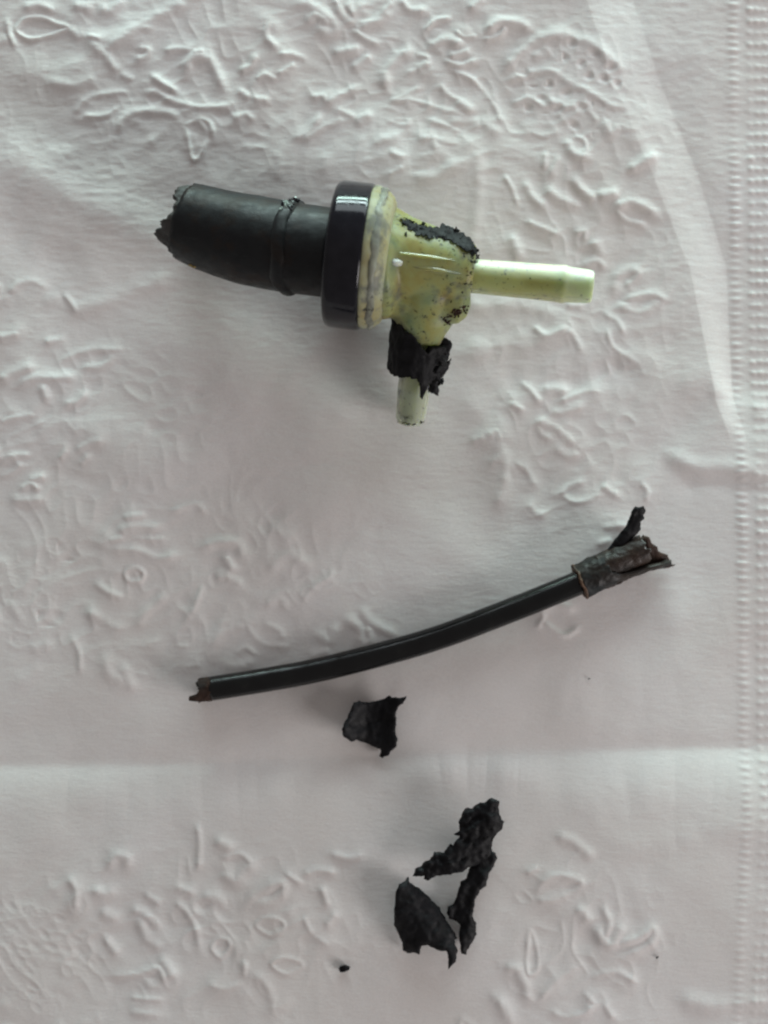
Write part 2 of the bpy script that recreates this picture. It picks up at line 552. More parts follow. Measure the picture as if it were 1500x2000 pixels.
LINES = [
    # top left leaf sprays
    [(50, 15), (75, 10), (105, 20)], [(200, 20), (215, 22), (240, 0)], [(150, 12), (172, 16)],
    [(205, 103), (240, 76), (290, 42), (330, 20), (375, 4)], [(175, 72), (197, 77)], [(225, 85), (255, 62), (300, 55)], [(180, 85), (210, 115), (228, 140)],
    [(240, 148), (257, 155)], [(95, 163), (150, 168), (187, 155)], [(145, 228), (165, 200), (200, 186), (257, 180)],
    [(165, 228), (205, 228), (232, 210)], [(280, 180), (305, 182), (340, 200), (380, 210), (420, 212), (452, 208)],
    [(230, 265), (240, 236), (260, 222), (300, 217), (330, 222), (354, 233)],
    [(365, 250), (375, 240), (395, 235), (412, 245), (418, 272)], [(365, 250), (370, 285), (378, 312), (393, 303), (405, 275)],
    [(360, 150), (370, 122), (390, 113), (412, 120), (425, 145), (440, 182)], [(298, 150), (320, 165), (346, 180)],
    [(265, 118), (285, 112), (290, 98), (268, 94)], [(325, 100), (345, 96), (372, 99)],
    [(380, 105), (395, 102)], [(30, 90), (20, 70), (14, 40)], [(140, 60), (155, 75)],
    # top middle
    [(570, 10), (600, 9), (635, 28), (657, 55), (642, 66), (620, 58)], [(600, 40), (618, 30), (640, 45)], [(655, 0), (664, 24), (688, 46)], [(680, 8), (690, 24), (708, 12)],
    [(690, 62), (715, 75), (738, 86)], [(738, 38), (766, 4)], [(920, 16), (942, 0)], [(950, 60), (975, 44), (1012, 46), (1036, 56)],
    [(945, 79), (975, 70), (988, 52)], [(655, 103), (700, 96)], [(690, 132), (722, 110)], [(755, 172), (754, 142), (774, 116), (802, 100)],
    [(812, 105), (836, 115), (820, 132), (790, 146)], [(762, 201), (790, 186), (822, 170)], [(760, 200), (800, 196), (850, 210), (917, 231)],
    [(754, 236), (790, 245), (800, 238)], [(838, 235), (870, 246), (897, 257)], [(884, 140), (920, 154), (950, 185), (970, 215), (979, 243)],
    [(860, 168), (880, 188), (905, 200)], [(940, 236), (970, 259)], [(895, 200), (920, 216)], [(733, 282), (752, 274), (778, 270)],
    [(815, 267), (870, 278), (930, 282)], [(764, 300), (788, 309)], [(803, 352), (850, 345), (880, 327), (917, 316)], [(760, 341), (786, 330)],
    [(612, 190), (630, 188), (637, 200)], [(638, 202), (665, 186), (702, 168)], [(575, 272), (608, 256), (626, 222)], [(585, 278), (640, 246), (668, 240)],
    [(548, 108), (575, 108), (600, 116)], [(545, 146), (575, 128)], [(500, 157), (518, 148), (538, 158)], [(498, 195), (522, 198)],
    [(530, 40), (520, 70), (540, 95)], [(470, 140), (490, 130), (500, 110)], [(460, 232), (480, 226), (495, 235)], [(470, 180), (485, 190)],
    [(840, 90), (870, 78), (900, 88)], [(880, 110), (915, 100)], [(830, 60), (852, 40), (880, 36)], [(890, 60), (905, 72), (930, 70)],
    [(785, 0), (800, 18), (830, 20)], [(845, 270), (850, 292)], [(870, 120), (900, 128), (930, 120)], [(660, 215), (690, 228)], [(700, 240), (720, 225)],
    # big rosette top right
    [(985, 140), (1002, 118), (1035, 86), (1070, 70), (1110, 69), (1150, 84), (1190, 114), (1214, 137)],
    [(985, 162), (1005, 152), (1050, 138), (1080, 140), (1110, 160), (1150, 180), (1190, 205), (1222, 211)],
    [(1035, 258), (1060, 265), (1092, 257)], [(1000, 205), (1030, 190), (1060, 205)], [(1105, 275), (1120, 300), (1150, 308)],
    [(1148, 215), (1165, 236)], [(1180, 240), (1192, 258), (1204, 250)], [(1072, 195), (1100, 208), (1122, 206)], [(1090, 240), (1120, 225), (1145, 200)],
    [(1025, 358), (1040, 385), (1060, 406)], [(1070, 371), (1095, 390), (1132, 402)], [(1118, 350), (1138, 374), (1157, 387)],
    [(1200, 406), (1230, 395), (1255, 402), (1285, 420)], [(1202, 408), (1225, 430), (1262, 437)], [(1030, 433), (1060, 446), (1092, 458)],
    [(1125, 455), (1142, 452), (1142, 470)], [(1160, 475), (1175, 490)], [(1065, 300), (1062, 330)], [(1090, 310), (1075, 340)], [(1175, 382), (1200, 378)],
    [(985, 345), (1000, 370), (1010, 400)], [(1000, 465), (1015, 500)],
    # right side sprays
    [(1220, 586), (1250, 577), (1280, 575), (1299, 584)], [(1208, 596), (1240, 608), (1262, 605), (1288, 587)],
    [(1200, 572), (1205, 542), (1225, 526), (1247, 528)], [(1225, 556), (1240, 545), (1250, 530)], [(1178, 611), (1205, 626), (1219, 653)],
    [(1185, 642), (1194, 672), (1215, 690), (1242, 706)], [(1043, 639), (1068, 655), (1110, 638)], [(1110, 645), (1124, 662), (1136, 687)],
    [(1088, 786), (1125, 770), (1150, 763), (1178, 764)], [(1078, 805), (1110, 803), (1137, 794)], [(1050, 822), (1085, 835), (1122, 865)],
    [(1088, 878), (1108, 888), (1126, 886)], [(1052, 830), (1058, 848), (1074, 856)], [(990, 893), (985, 940), (972, 987)],
    [(1008, 905), (1030, 920), (1044, 947)], [(1096, 966), (1120, 980), (1150, 976), (1177, 963)], [(1096, 966), (1108, 950), (1140, 940)],
    [(1180, 950), (1204, 968)], [(1020, 748), (1036, 762), (1054, 786)], [(955, 850), (970, 842), (978, 858)], [(1000, 790), (1020, 800)],
    [(1034, 985), (1045, 1000), (1060, 1005)], [(925, 860), (940, 855)], [(1065, 760), (1085, 758), (1105, 762)], [(1255, 945), (1265, 960), (1262, 975)],
    [(960, 905), (975, 890)], [(1040, 1180), (1060, 1200), (1050, 1225)], [(1060, 1215), (1100, 1240), (1130, 1225)], [(1050, 1195), (1085, 1180), (1120, 1190)],
    [(1140, 520), (1165, 510), (1180, 520)], [(1110, 596), (1135, 598)], [(1180, 1030), (1200, 1028), (1222, 1026)], [(1170, 1062), (1190, 1056)],
    # left middle
    [(20, 572), (38, 554), (65, 550), (92, 564)], [(125, 575), (138, 590), (150, 610)], [(118, 706), (150, 690), (190, 682), (238, 682)],
    [(163, 717), (195, 716), (222, 700)], [(0, 742), (35, 725), (62, 715)], [(38, 750), (70, 738), (110, 738), (145, 736)], [(130, 790), (150, 784), (164, 770)],
    [(84, 758), (92, 776)], [(0, 825), (30, 815), (70, 810)], [(0, 905), (28, 890), (57, 888)], [(0, 931), (25, 922), (42, 905)],
    [(60, 936), (84, 930)], [(28, 976), (50, 978), (82, 974)], [(150, 880), (175, 866), (200, 862)], [(120, 895), (128, 880)], [(0, 660), (35, 652)], [(90, 668), (124, 662)],
    [(160, 905), (172, 892)], [(40, 955), (60, 945), (75, 955)],
    # left lower
    [(235, 1036), (260, 1028), (312, 1030)], [(215, 1056), (238, 1050)], [(268, 1052), (322, 1053)], [(208, 1072), (270, 1075), (310, 1090), (347, 1084)],
    [(188, 1140), (212, 1157), (238, 1166)], [(172, 1194), (205, 1214), (236, 1225)], [(354, 1222), (375, 1195), (388, 1165), (396, 1142)],
    [(394, 1070), (430, 1058), (465, 1065), (475, 1090)], [(425, 1127), (445, 1127), (472, 1142)], [(140, 1244), (155, 1275), (156, 1312)],
    [(204, 1278), (215, 1316), (238, 1332)], [(243, 1304), (258, 1342)], [(527, 1116), (545, 1092), (570, 1085), (602, 1106)],
    [(593, 1172), (610, 1150), (640, 1130), (650, 1112)], [(480, 1214), (495, 1240), (520, 1258), (562, 1262)], [(516, 1218), (545, 1230), (552, 1245)],
    [(414, 1290), (424, 1248), (450, 1228), (478, 1220)], [(440, 1297), (470, 1300), (492, 1292)], [(462, 1276), (480, 1264), (500, 1280)],
    [(680, 1210), (700, 1226), (707, 1256)], [(618, 1238), (645, 1250), (655, 1225)], [(520, 1180), (545, 1170), (560, 1180)], [(335, 1000), (380, 985), (400, 1000)],
    [(610, 1280), (640, 1272)], [(700, 1262), (722, 1250), (720, 1225)], [(345, 1262), (365, 1262)], [(290, 1258), (305, 1252)], [(245, 1010), (280, 1005)],
    [(440, 1090), (455, 1110)], [(365, 1300), (390, 1298)],
    # bottom left
    [(140, 1714), (152, 1736), (150, 1772)], [(213, 1692), (230, 1668), (252, 1673), (250, 1688)], [(190, 1736), (205, 1742), (222, 1738)],
    [(262, 1773), (288, 1785), (307, 1806)], [(274, 1797), (288, 1830), (313, 1847)], [(344, 1758), (368, 1780), (385, 1812), (391, 1854)],
    [(388, 1608), (392, 1650), (390, 1692)], [(474, 1766), (508, 1736), (544, 1720), (556, 1732), (530, 1756), (495, 1762)],
    [(438, 1702), (460, 1716), (478, 1700), (498, 1686)], [(436, 1672), (470, 1664), (495, 1682)], [(400, 1745), (425, 1750), (442, 1760)],
    [(498, 1898), (520, 1918), (532, 1945), (536, 1975)], [(210, 1906), (270, 1900), (310, 1888), (326, 1920)], [(258, 1946), (320, 1950)],
    [(258, 1974), (312, 1980)], [(412, 1920), (440, 1928), (470, 1918)], [(288, 1745), (312, 1762)], [(210, 1835), (228, 1858)], [(350, 1730), (380, 1740)],
    [(595, 1788), (612, 1820), (645, 1842)], [(596, 1702), (625, 1694), (656, 1700)], [(648, 1662), (680, 1670), (708, 1664)], [(640, 1800), (655, 1780)],
    [(480, 1875), (478, 1900)], [(318, 1870), (340, 1900)], [(560, 1700), (590, 1720)],
    [(205, 1780), (225, 1790)], [(630, 1730), (640, 1760)], [(430, 1640), (450, 1650)],
    # bottom right
    [(1045, 1747), (1060, 1716), (1090, 1704), (1126, 1715), (1130, 1724), (1100, 1745), (1062, 1754), (1045, 1747)],
    [(1175, 1768), (1187, 1798), (1180, 1828)], [(1198, 1836), (1240, 1830), (1272, 1810), (1274, 1832), (1250, 1850), (1213, 1863)],
    [(1052, 1952), (1085, 1912), (1132, 1880)], [(986, 1884), (1010, 1890), (1025, 1920), (1031, 1952)], [(1153, 1906), (1200, 1895), (1242, 1916)],
    [(963, 1944), (982, 1956), (1002, 2002)], [(1078, 1972), (1100, 1984), (1135, 1978), (1162, 1960)], [(1142, 1938), (1158, 1955)],
    [(1155, 1806), (1190, 1840), (1215, 1800)], [(975, 1950), (990, 1985)], [(1180, 1960), (1195, 1985)], [(1030, 1700), (1045, 1690)],
    [(1125, 1768), (1140, 1778), (1152, 1795)],
]
for pts in LINES:
    w_ = random.choice((4.0, 4.4, 5.2, 6.4, 7.4))
    stroke(pts, w_, 1.3 + w_ * .38)
    stroke(pts, 13, 1.3, target=LOW, mode='add')
THICK = [[(705, 52), (735, 42), (762, 25)], [(1232, 330), (1255, 318), (1282, 302)], [(270, 1222), (285, 1196), (322, 1163)], [(708, 1192), (725, 1215), (775, 1242)],
         [(1088, 1628), (1120, 1640), (1152, 1668)], [(820, 135), (835, 125)], [(935, 240), (880, 236)], [(1128, 1770), (1146, 1790)]]
for pts in THICK:
    stroke(pts, 7.5, 5.0)
CLOSED = [
    [(33, 56), (50, 37), (83, 35), (110, 46), (134, 55), (100, 68), (60, 76), (38, 66)],
    [(1035, 1815), (1048, 1850), (1048, 1890), (1030, 1898), (1028, 1860)],
    [(415, 1850), (425, 1832), (446, 1832), (448, 1850), (432, 1866)],
    [(502, 1804), (520, 1788), (548, 1792), (556, 1806), (530, 1822)], [(532, 1880), (550, 1866), (582, 1872), (590, 1884), (560, 1898)],
    [(1110, 285), (1118, 270), (1138, 272), (1144, 290), (1130, 302), (1114, 300)], [(245, 1118), (262, 1108), (280, 1118), (275, 1134), (252, 1134)],
]
for pts in CLOSED:
    stroke(pts, 3.4, 3.2, closed=True)
# dimples of the rosette
for (a, b) in [(1080, 84), (1117, 84), (1160, 104), (1192, 132), (1135, 125), (1050, 112), (1020, 140), (1040, 162), (1180, 155), (1205, 165), (1072, 165), (1105, 182), (1075, 110),
               (1100, 112), (1150, 150), (1030, 210), (1062, 228), (1090, 212), (1135, 210), (1165, 205), (1010, 185), (1165, 262), (1060, 195), (1190, 225), (1120, 245), (1040, 240)]:
    pit(a, b, 10 + random.uniform(-2, 3), 8, random.uniform(-.5, .8), -4.2, .8)
# honeycomb medallion at the left edge
for j in range(-4, 5):
    for i in range(-3, 5):
        cx = 20 + i * 40 + (20 if j % 2 else 0) + j * 4
        cy = 1140 + j * 27 + i * 5
        if ((cx - 50) / 98) ** 2 + ((cy - 1145) / 108) ** 2 < 1 and cx > -40:
            pit(cx + random.uniform(-2, 2), cy + random.uniform(-2, 2), 15, 11.5, .1 + random.uniform(-.3, .3), -4.2 * random.uniform(.6, 1), .9 * random.uniform(.4, 1.1))
# lower left medallion
for j in range(-5, 6):
    for i in range(-2, 6):
        cx = 10 + i * 30 + (15 if j % 2 else 0)
        cy = 1870 + j * 20 + i * 6
        if ((cx - 60) / 120) ** 2 + ((cy - 1870) / 105) ** 2 < 1:
            pit(cx + random.uniform(-4, 4), cy + random.uniform(-3, 3), 12, 6.5, .5 + random.uniform(-.6, .6), -1.6 * random.uniform(.3, 1), .6 * random.random())
# short puckers between the motifs, and sprays past the frame
for k in range(110):
    r_ = random.random()
    if r_ < .45:
        cx, cy = random.uniform(-10, 1260), random.uniform(-10, 330)
    elif r_ < .62:
        cx, cy = random.uniform(940, 1270), random.uniform(600, 1000)
    elif r_ < .78:
        cx, cy = random.uniform(-10, 600), random.uniform(1000, 1330)
    elif r_ < .9:
        cx, cy = random.uniform(-10, 700), random.uniform(1690, 2010)
    else:
        cx, cy = random.uniform(-10, 300), random.uniform(560, 1000)
    a = random.uniform(-.7, .7) + (0 if random.random() < .7 else 1.2)
    l = random.uniform(7, 24)
    stroke([(cx - l * math.cos(a), cy - l * math.sin(a)), (cx + 3, cy + random.uniform(-5, 5)), (cx + l * math.cos(a), cy + l * math.sin(a))], random.uniform(7, 12), random.uniform(.8, 2.6))
for k in range(420):
    cx, cy = random.uniform(-420, 1300), random.uniform(-420, 2420)
    if -15 < cx < 1515 and -15 < cy < 2015:
        continue
    a, l, b = random.uniform(0, 6.28), random.uniform(20, 50), random.uniform(8, 20)
    c, s = math.cos(a), math.sin(a)
    stroke([(cx - l * c, cy - l * s), (cx - b * s, cy + b * c), (cx + l * c, cy + l * s), (cx + b * s, cy - b * c)], 5, 3.0, closed=True)
# knurled border on the right
bx = lambda y: float(np.interp(y, [-420, 0, 400, 700, 1000, 1560, 2000, 2420], [1428, 1435, 1440, 1443, 1449, 1455, 1438, 1430]))
y = -410.0
while y < 2410:
    x = bx(y) + random.uniform(-1.5, 1.5)
    pit(x, y, 10.5, 4.2, random.uniform(-.08, .08), 3.3 * random.uniform(.6, 1.2) * (.8 + .5 * noise.noise(Vector((x * .01, y * .006, 3)))))
    y += 14.8
y = -410.0
while y < 2410:
    for q in range(26):
        x = bx(y) + 33 + q * 14.5
        pit(x + random.uniform(-1, 1), y + random.uniform(-1, 1), 7.0, 5.2, 0, 3.5 * random.uniform(.6, 1.2) * (.75 + .7 * noise.noise(Vector((x * .01, y * .006, 8)))))
    y += 22.3
# soft sag of the relief so it is uneven, worn flat in the middle of the sheet
wear = .75 + .35 * vnoise(XX, YY, 160, 9)
fade = np.interp(YY, [0, 500, 1000, 1500, 2000], [1.1, 1.1, .85, .8, .75])
H1 *= wear * fade
def blobm(cx, cy, rx, ry):
    return np.exp(-(((XX - cx) / rx) ** 2 + ((YY - cy) / ry) ** 2) ** 2)


emb = np.clip(blobm(620, 150, 720, 230) + blobm(1130, 600, 190, 480) + blobm(180, 850, 260, 190) + blobm(330, 1130, 400, 190) + blobm(330, 1820, 420, 170) + blobm(1130, 1830, 170, 190), 0, 1)
wx = XX + 26 * vnoise(XX, YY, 90, 21)
wy = YY + 26 * vnoise(XX, YY, 90, 22)
H1 += emb * 1.1 * (1 - np.abs(vnoise(wx, wy * 1.25, 62, 23)) * 1.6) * (.6 + .5 * vnoise(XX, YY, 130, 24))
H1 += emb * 1.0 * (1 - np.abs(vnoise(wx, wy, 31, 25)) * 1.6)
H1 += (.8 + 2.0 * emb) * (1 - np.abs(vnoise(wx + 900, wy, 240, 26)) * 2) * (.7 + .3 * vnoise(XX, YY, 300, 27))
topw = np.interp(YY, [0, 450, 900, 2000], [1, .9, .35, .15])
H1 += topw * (.32 * vnoise(XX * .35, YY, 9, 11) + .22 * vnoise(XX * .4, YY, 6, 12))
H1 += .5 * vnoise(XX, YY, 48, 13)
# the weight of the valve presses the paper down a little
LOWS = LOW
ZZ = (LOW + H1) * U
nx, ny = len(gx), len(gy)
co = np.stack([(XX - 750) * U, (1000 - YY) * U, ZZ], -1).reshape(-1, 3).astype(np.float32)
idx = np.arange(nx * ny).reshape(ny, nx)
q = np.stack([idx[:-1, :-1], idx[1:, :-1], idx[1:, 1:], idx[:-1, 1:]], -1).reshape(-1)
me = bpy.data.meshes.new("paper_napkin")
me.vertices.add(nx * ny)
me.vertices.foreach_set('co', co.ravel())
nf = (nx - 1) * (ny - 1)
me.loops.add(nf * 4)
me.loops.foreach_set('vertex_index', q.astype(np.int32))
me.polygons.add(nf)
me.polygons.foreach_set('loop_start', (np.arange(nf) * 4).astype(np.int32))
me.polygons.foreach_set('loop_total', np.full(nf, 4, np.int32))
me.update(calc_edges=True)
me.polygons.foreach_set('use_smooth', np.ones(nf, bool))
me.materials.append(PAPER)
nap = bpy.data.objects.new("paper_napkin", me)
scn.collection.objects.link(nap)
tag(nap, "white paper napkin embossed with flowers, its right border knurled, under all the broken pieces", "napkin")


def hz(px, py):
    """height of the napkin (metres) under a place of the photograph"""
    i = int(np.clip(np.searchsorted(gx, px), 0, nx - 1))
    j = int(np.clip(np.searchsorted(gy, py), 0, ny - 1))
    return float(LOWS[j, i] * U)


def hw(x, y):
    return hz(x / U + 750, 1000 - y / U)


# ------------------------------------------------------------ the broken valve
zr = 0.0137 + hz(680, 640)         # ring centre height
vroot = empty("check_valve", (P(688, 497, zr).x, P(688, 497, zr).y, 0))
tag(vroot, "broken yellowed plastic valve with fat black hose stub, glossy black ring and side branch", "valve")

# axis of ring and flange: rises slightly to the right
cR = P(683, 500, zr)
ax = Vector((math.cos(math.radians(-7.3)), math.sin(math.radians(-7.3)), 0))
tilt = math.radians(2.8)
ax = Vector((ax.x * math.cos(tilt), ax.y * math.cos(tilt), math.sin(tilt))).normalized()
ring_path = Path([cR - ax * .01, cR + ax * .01])


def prof(path, c, lst):
    """list of (distance along axis from c in px, radius px) -> (s, r)"""
    L = path.len
    return [(.5 + d_ * U / L, r_ * U) for d_, r_ in lst]


# black retaining ring
pr = prof(ring_path, cR, [(-34, 0), (-34, 92), (-34, 120), (-33, 126), (-30, 130.5), (-22, 133.0), (24, 133.4), (29, 133), (32, 131.5), (33.5, 129), (33.5, 112), (33.5, 0)])
v, f = revolve(ring_path, pr, 128)
build("retaining_ring", v, f, GLOSS, vroot)
# cream flange behind it
pr = prof(ring_path, cR, [(28, 0), (28, 122), (31, 128.5), (36, 130), (42, 129.5), (48, 127.5), (54, 125), (62, 121), (70, 114), (75, 104), (76, 92), (74, 0)])
v, f = revolve(ring_path, pr, 128, mod=lambda p, d_, T, s, th, r_: p + d_ * (fbm(p, 500) * .00015))
build("flange", v, f, FLNG, vroot)
pr = prof(ring_path, cR, [(46, 121), (46.5, 127.4), (50, 128.8), (56, 127.2), (60, 124), (60.5, 117)])
v, f = revolve(ring_path, pr, 160, mod=lambda p, d_, T, s, th, r_: p + d_ * (fbm(p, 700) * .00022 - .00003) + T * (fbm(p + Vector((1, 1, 1)), 350) * .0004))
build("weld_bead", v, f, BAND, vroot)

# hose stub
zl = 0.0080 + hz(365, 500)
hp = [P(358, 431, zl), P(420, 452, zl + .0009), P(500, 472, zl + .0028), P(575, 485, zr - .0016), P(655, 495, zr - .0003)]
hose = Path(hp)


def r_hose(s, th):
    r = float(np.interp(s, [0, .03, .15, .45, .7, 1], [71.5, 73, 78, 83.5, 83, 81.5])) * U
    return r * (1 + .03 * math.sin(th) * (1 - s)) * (1 + .012 * noise.noise(Vector((math.cos(th) * 1.3, math.sin(th) * 1.3, s * 4))))


ra = rag(.018, 1)
v, f = shell(hose, lambda th: .02 + .05 * math.cos(th + math.pi) * 0 + ra(th) + .03 * (1 if math.sin(th * 2 + 1) > .6 else 0) * .5, lambda th: 1.0,
             r_hose, lambda s, th: r_hose(s, th) - .0019, nt=120, ns=44, rough=.00005, rsc=600)
hobj = build("rubber_hose", v, f, HOSE, vroot)
hobj["label"] = "fat matt black hose stub torn at its left end"
# torn inner layer sticking out of the hose end


def inner_end(th):
    c, s = math.cos(th), math.sin(th)
    # side vector points to -y of the picture: th=pi upper side, th=0 lower side
    b = -.055
    for t0, wd, am in ((2.45, .30, .060), (2.1, .12, .03), (.74, .36, .075), (.58, .10, .035), (1.2, .16, .04), (3.5, .3, .05), (5.2, .5, .05)):
        dlt = (th - t0 + math.pi) % (2 * math.pi) - math.pi
        b -= am * math.exp(-(dlt / wd) ** 2)
    return b + rag(.020, 4, 8)(th) + .05


v, f = shell(hose, inner_end, lambda th: .3, lambda s, th: r_hose(max(s, 0), th) * (.93 if s > 0 else .93 + s * 1.2) - .0001, lambda s, th: r_hose(max(s, 0), th) * .93 - .0017,
             nt=180, ns=20, rough=.0003, rsc=700)
build("torn_lining", v, f, rubber("torn_lining_rubber", (.010, .010, .010), (.05, .047, .043), .6, .0002, 900).m, vroot)
# moulded ridge round the hose
rp = []
for ds, r_ in ((-.045, 81), (-.035, 86), (-.02, 89), (0, 90), (.02, 88.5), (.035, 86), (.045, 81)):
    rp.append((.72 + ds, r_ * U))


def ridge_mod(p, d_, T, s, th, r_):
    k = fbm(Vector((math.cos(th), math.sin(th), s * 3)), 2.2)
    return p + d_ * (k * .00025) + T * (noise.noise(Vector((math.cos(th) * 1.5, math.sin(th) * 1.5, 4))) * .0009)


v, f = revolve(hose, rp, 120, ridge_mod)
rdg = build("clamp_ridge", v, f, HOSE, vroot)
# blob of shiny residue on the ridge, its green glints painted as pale flecks
v, f = [], []
for k in range(26):
    t = k / 25
    th = 1.95 + .55 * random.random() + .3
    pos, T, S, N = hose.at(.685 + .055 * random.random() + .015 * t)
    d_ = S * math.cos(th) + N * math.sin(th)
    lump(pos + d_ * (88 * U), random.uniform(2.5, 6) * U, v, f, .6)
b_ = build("melted_residue", v, f, GLOSS, rdg, smooth=False)
b_["label"] = "shiny lumpy residue on the ridge"
v, f = [], []
for k in range(8):
    th = 2.15 + .35 * random.random()
    pos, T, S, N = hose.at(.69 + .03 * random.random())
    d_ = S * math.cos(th) + N * math.sin(th)
    lump(pos + d_ * (92 * U), random.uniform(2.0, 4.0) * U, v, f, .6)
build("glint_fleck", v, f, GLINT, rdg, smooth=False)
# ochre speck low on the hose
v, f = [], []
for k in range(7):
    pos, T, S, N = hose.at(.155 + k * .005)
    th = .20 + random.uniform(-.03, .03)
    d_ = S * math.cos(th) + N * math.sin(th)
    lump(pos + d_ * r_hose(.17, th), random.uniform(2, 4) * U, v, f, .5)
build("ochre_speck", v, f, SPOT, vroot)
# short collar between hose and ring
pr = prof(ring_path, cR, [(-60, 0), (-60, 76), (-36, 76), (-34, 70), (-34, 0)])
v, f = revolve(ring_path, pr, 96)
build("collar", v, f, RUB, vroot)

# moulded body: several tapered pieces fused into one skin
zb = lambda a: zr + a * U * math.sin(tilt)
bc = lambda px, py, dz=0: P(px, py, zr + (px - 682) * U * math.sin(tilt) + dz)
v, f = [], []
main = Path([bc(742, 507), bc(925, 530)])
revolve(main, [(0, 0), (0, .0100), (.1, .0089), (.25, .0076), (.5, .0068), (.8, .0060), (.95, .0052), (1.0, .0044), (1.0, 0)], 48, v=v, f=f)
up = Path([bc(748, 470), bc(922, 507)])
revolve(up, [(0, 0), (0, .0068), (.3, .0052), (.9, .0036), (1, .0026), (1, 0)], 32, v=v, f=f)
# branch boss, heading down the picture and down to the table
btip = P(800, 826, 0.0037 + hz(800, 826))
bstart = bc(838, 520, -.001)
branch = Path([bstart, btip])
revolve(branch, [(0, 0), (0, .0066), (.2, .0064), (.34, .0056), (.42, .0045), (.47, .0040), (.47, 0)], 40, v=v, f=f)
skirt = Path([bc(800, 578, -.0015), bc(900, 594, -.002)])
revolve(skirt, [(-.5, 0), (-.5, .0046), (.3, .0046), (1.0, .0036), (1.15, .0022), (1.2, 0)], 32, v=v, f=f)
fl = Path([bc(745, 520), bc(790, 520)])
revolve(fl, [(0, 0), (0, .0098), (.4, .0094), (.8, .0075), (1, 0)], 48, v=v, f=f)
body = build("valve_body", v, f, BODY, vroot)
rm = body.modifiers.new("fuse", 'REMESH')
rm.mode = 'VOXEL'
rm.voxel_size = .0003
rm.use_smooth_shade = True
sm = body.modifiers.new("soften", 'SMOOTH')
sm.iterations = 6
tx = bpy.data.textures.new("body_dents", 'CLOUDS')
tx.noise_scale = .006
dm = body.modifiers.new("dents", 'DISPLACE')
dm.texture = tx
dm.strength = .0005
dm.mid_level = .5
dm.texture_coords = 'LOCAL'
from mathutils.bvhtree import BVHTree
bpy.context.view_layer.update()
dg = bpy.context.evaluated_depsgraph_get()
BT = BVHTree.FromObject(body, dg)


def on_body(p, sink=0.0):
    # drop a point straight down on the moulded body; None where it misses
    h = BT.ray_cast(Vector((p.x, p.y, .05)) - vroot.location, Vector((0, 0, -1)))
    if h[0] is None:
        return None
    return Vector((p.x, p.y, h[0].z - sink))


# two mould ribs along the top of the body
for (y0, y1, x0, x1, hh) in ((497, 510, 772, 915, .0066), (520, 533, 800, 912, .0066)):
    pts = [on_body(bc(x0 + (x1 - x0) * t, y0 + (y1 - y0) * t, hh), .0001) for t in (0.02, .25, .5, .75, .95)]
    pts = [p for p in pts if p is not None]
    rb = Path(pts)
    v, f = revolve(rb, [(0, 0), (.05, .0002), (.5, .0004), (.95, .0002), (1, 0)], 12, mod=lambda p, d_, T, s, th, r_: p + d_ * fbm(p, 600) * .00015)
    build("mould_rib", v, f, BODY, vroot)
# whitish glossy lump where the rib meets the flange
g0 = on_body(bc(764, 512, .0078), .0003)
g1 = on_body(bc(786, 515, .0068), .0003)
v, f = revolve(Path([g0, g1]), [(0, 0), (.1, .0004), (.5, .0007), (.85, .0005), (1, 0)], 20,
               mod=lambda p, d_, T, s, th, r_: p + d_ * fbm(p, 700) * .0004)
build("mould_gate", v, f, nylon("milky_nylon", [(.4, (.45, .48, .42)), (.6, (.55, .58, .55))], .7, .7, .15, .3), vroot)

# outlet spigot with barb
sp = Path([bc(905, 537), bc(1157, 560)])
Ls = sp.len / U
pf = [(0, 33), (20, 33), (100, 34.5), (175, 35.5), (188, 36.5), (193, 37.5), (199, 36.5), (204, 34), (240, 32.5), (249, 31.5), (251.5, 29), (251.5, 20), (240, 18), (120, 17), (120, 0)]
kk = .93
v, f = revolve(sp, [(d_ / 251.5, r_ * U * kk) for d_, r_ in pf], 64, mod=lambda p, d_, T, s, th, r_: p + d_ * fbm(p, 260) * .00018)
spo = build("outlet_spigot", v, f, SPIG, vroot)
# branch spigot


bs = Path([branch.at(.45)[0], btip])
v, f = revolve(bs, [(0, 0), (0, .0026), (.3, .0027), (.36, .00285), (.40, .0032), (.46, .0030), (.6, .0030), (.85, .0030), (.95, .0028), (1.0, .0023), (1.01, .0016), (.97, .0012), (.9, 0)], 56,
               mod=lambda p, d_, T, s, th, r_: p + d_ * fbm(p, 300) * .0002)
build("branch_spigot", v, f, SPIGB, vroot)
# torn rubber sleeve on the branch. th=pi/2 up; side vector S of a path heading -y points to -x
rs0, rs1 = rag(.02, 8, 3), rag(.022, 9, 4)


def sl0(th):  # upper ragged edge (towards the body)
    c = math.cos(th)      # 1 = left side of the picture
    return float(np.interp(c, [-1, -.7, -.3, .2, .7, 1], [.47, .46, .50, .42, .35, .32])) + rs0(th)


def sl1(th):
    c = math.cos(th)
    b = float(np.interp(c, [-1, -.75, -.5, -.35, -.2, .2, .6, 1], [.62, .66, .70, .76, .68, .655, .68, .66]))
    return b + rs1(th) * (1 + 1.5 * (c < -.1))


def rsl(s, th):
    c = math.cos(th)
    return .0056 + .0006 * (c < -.6) * fbm(Vector((th, s * 9, 1)), 2.0) - .0004 * math.sin(th) * s


v, f = shell(branch, sl0, sl1, rsl, lambda s, th: .0036, nt=150, ns=26, rough=.00035, rsc=520)
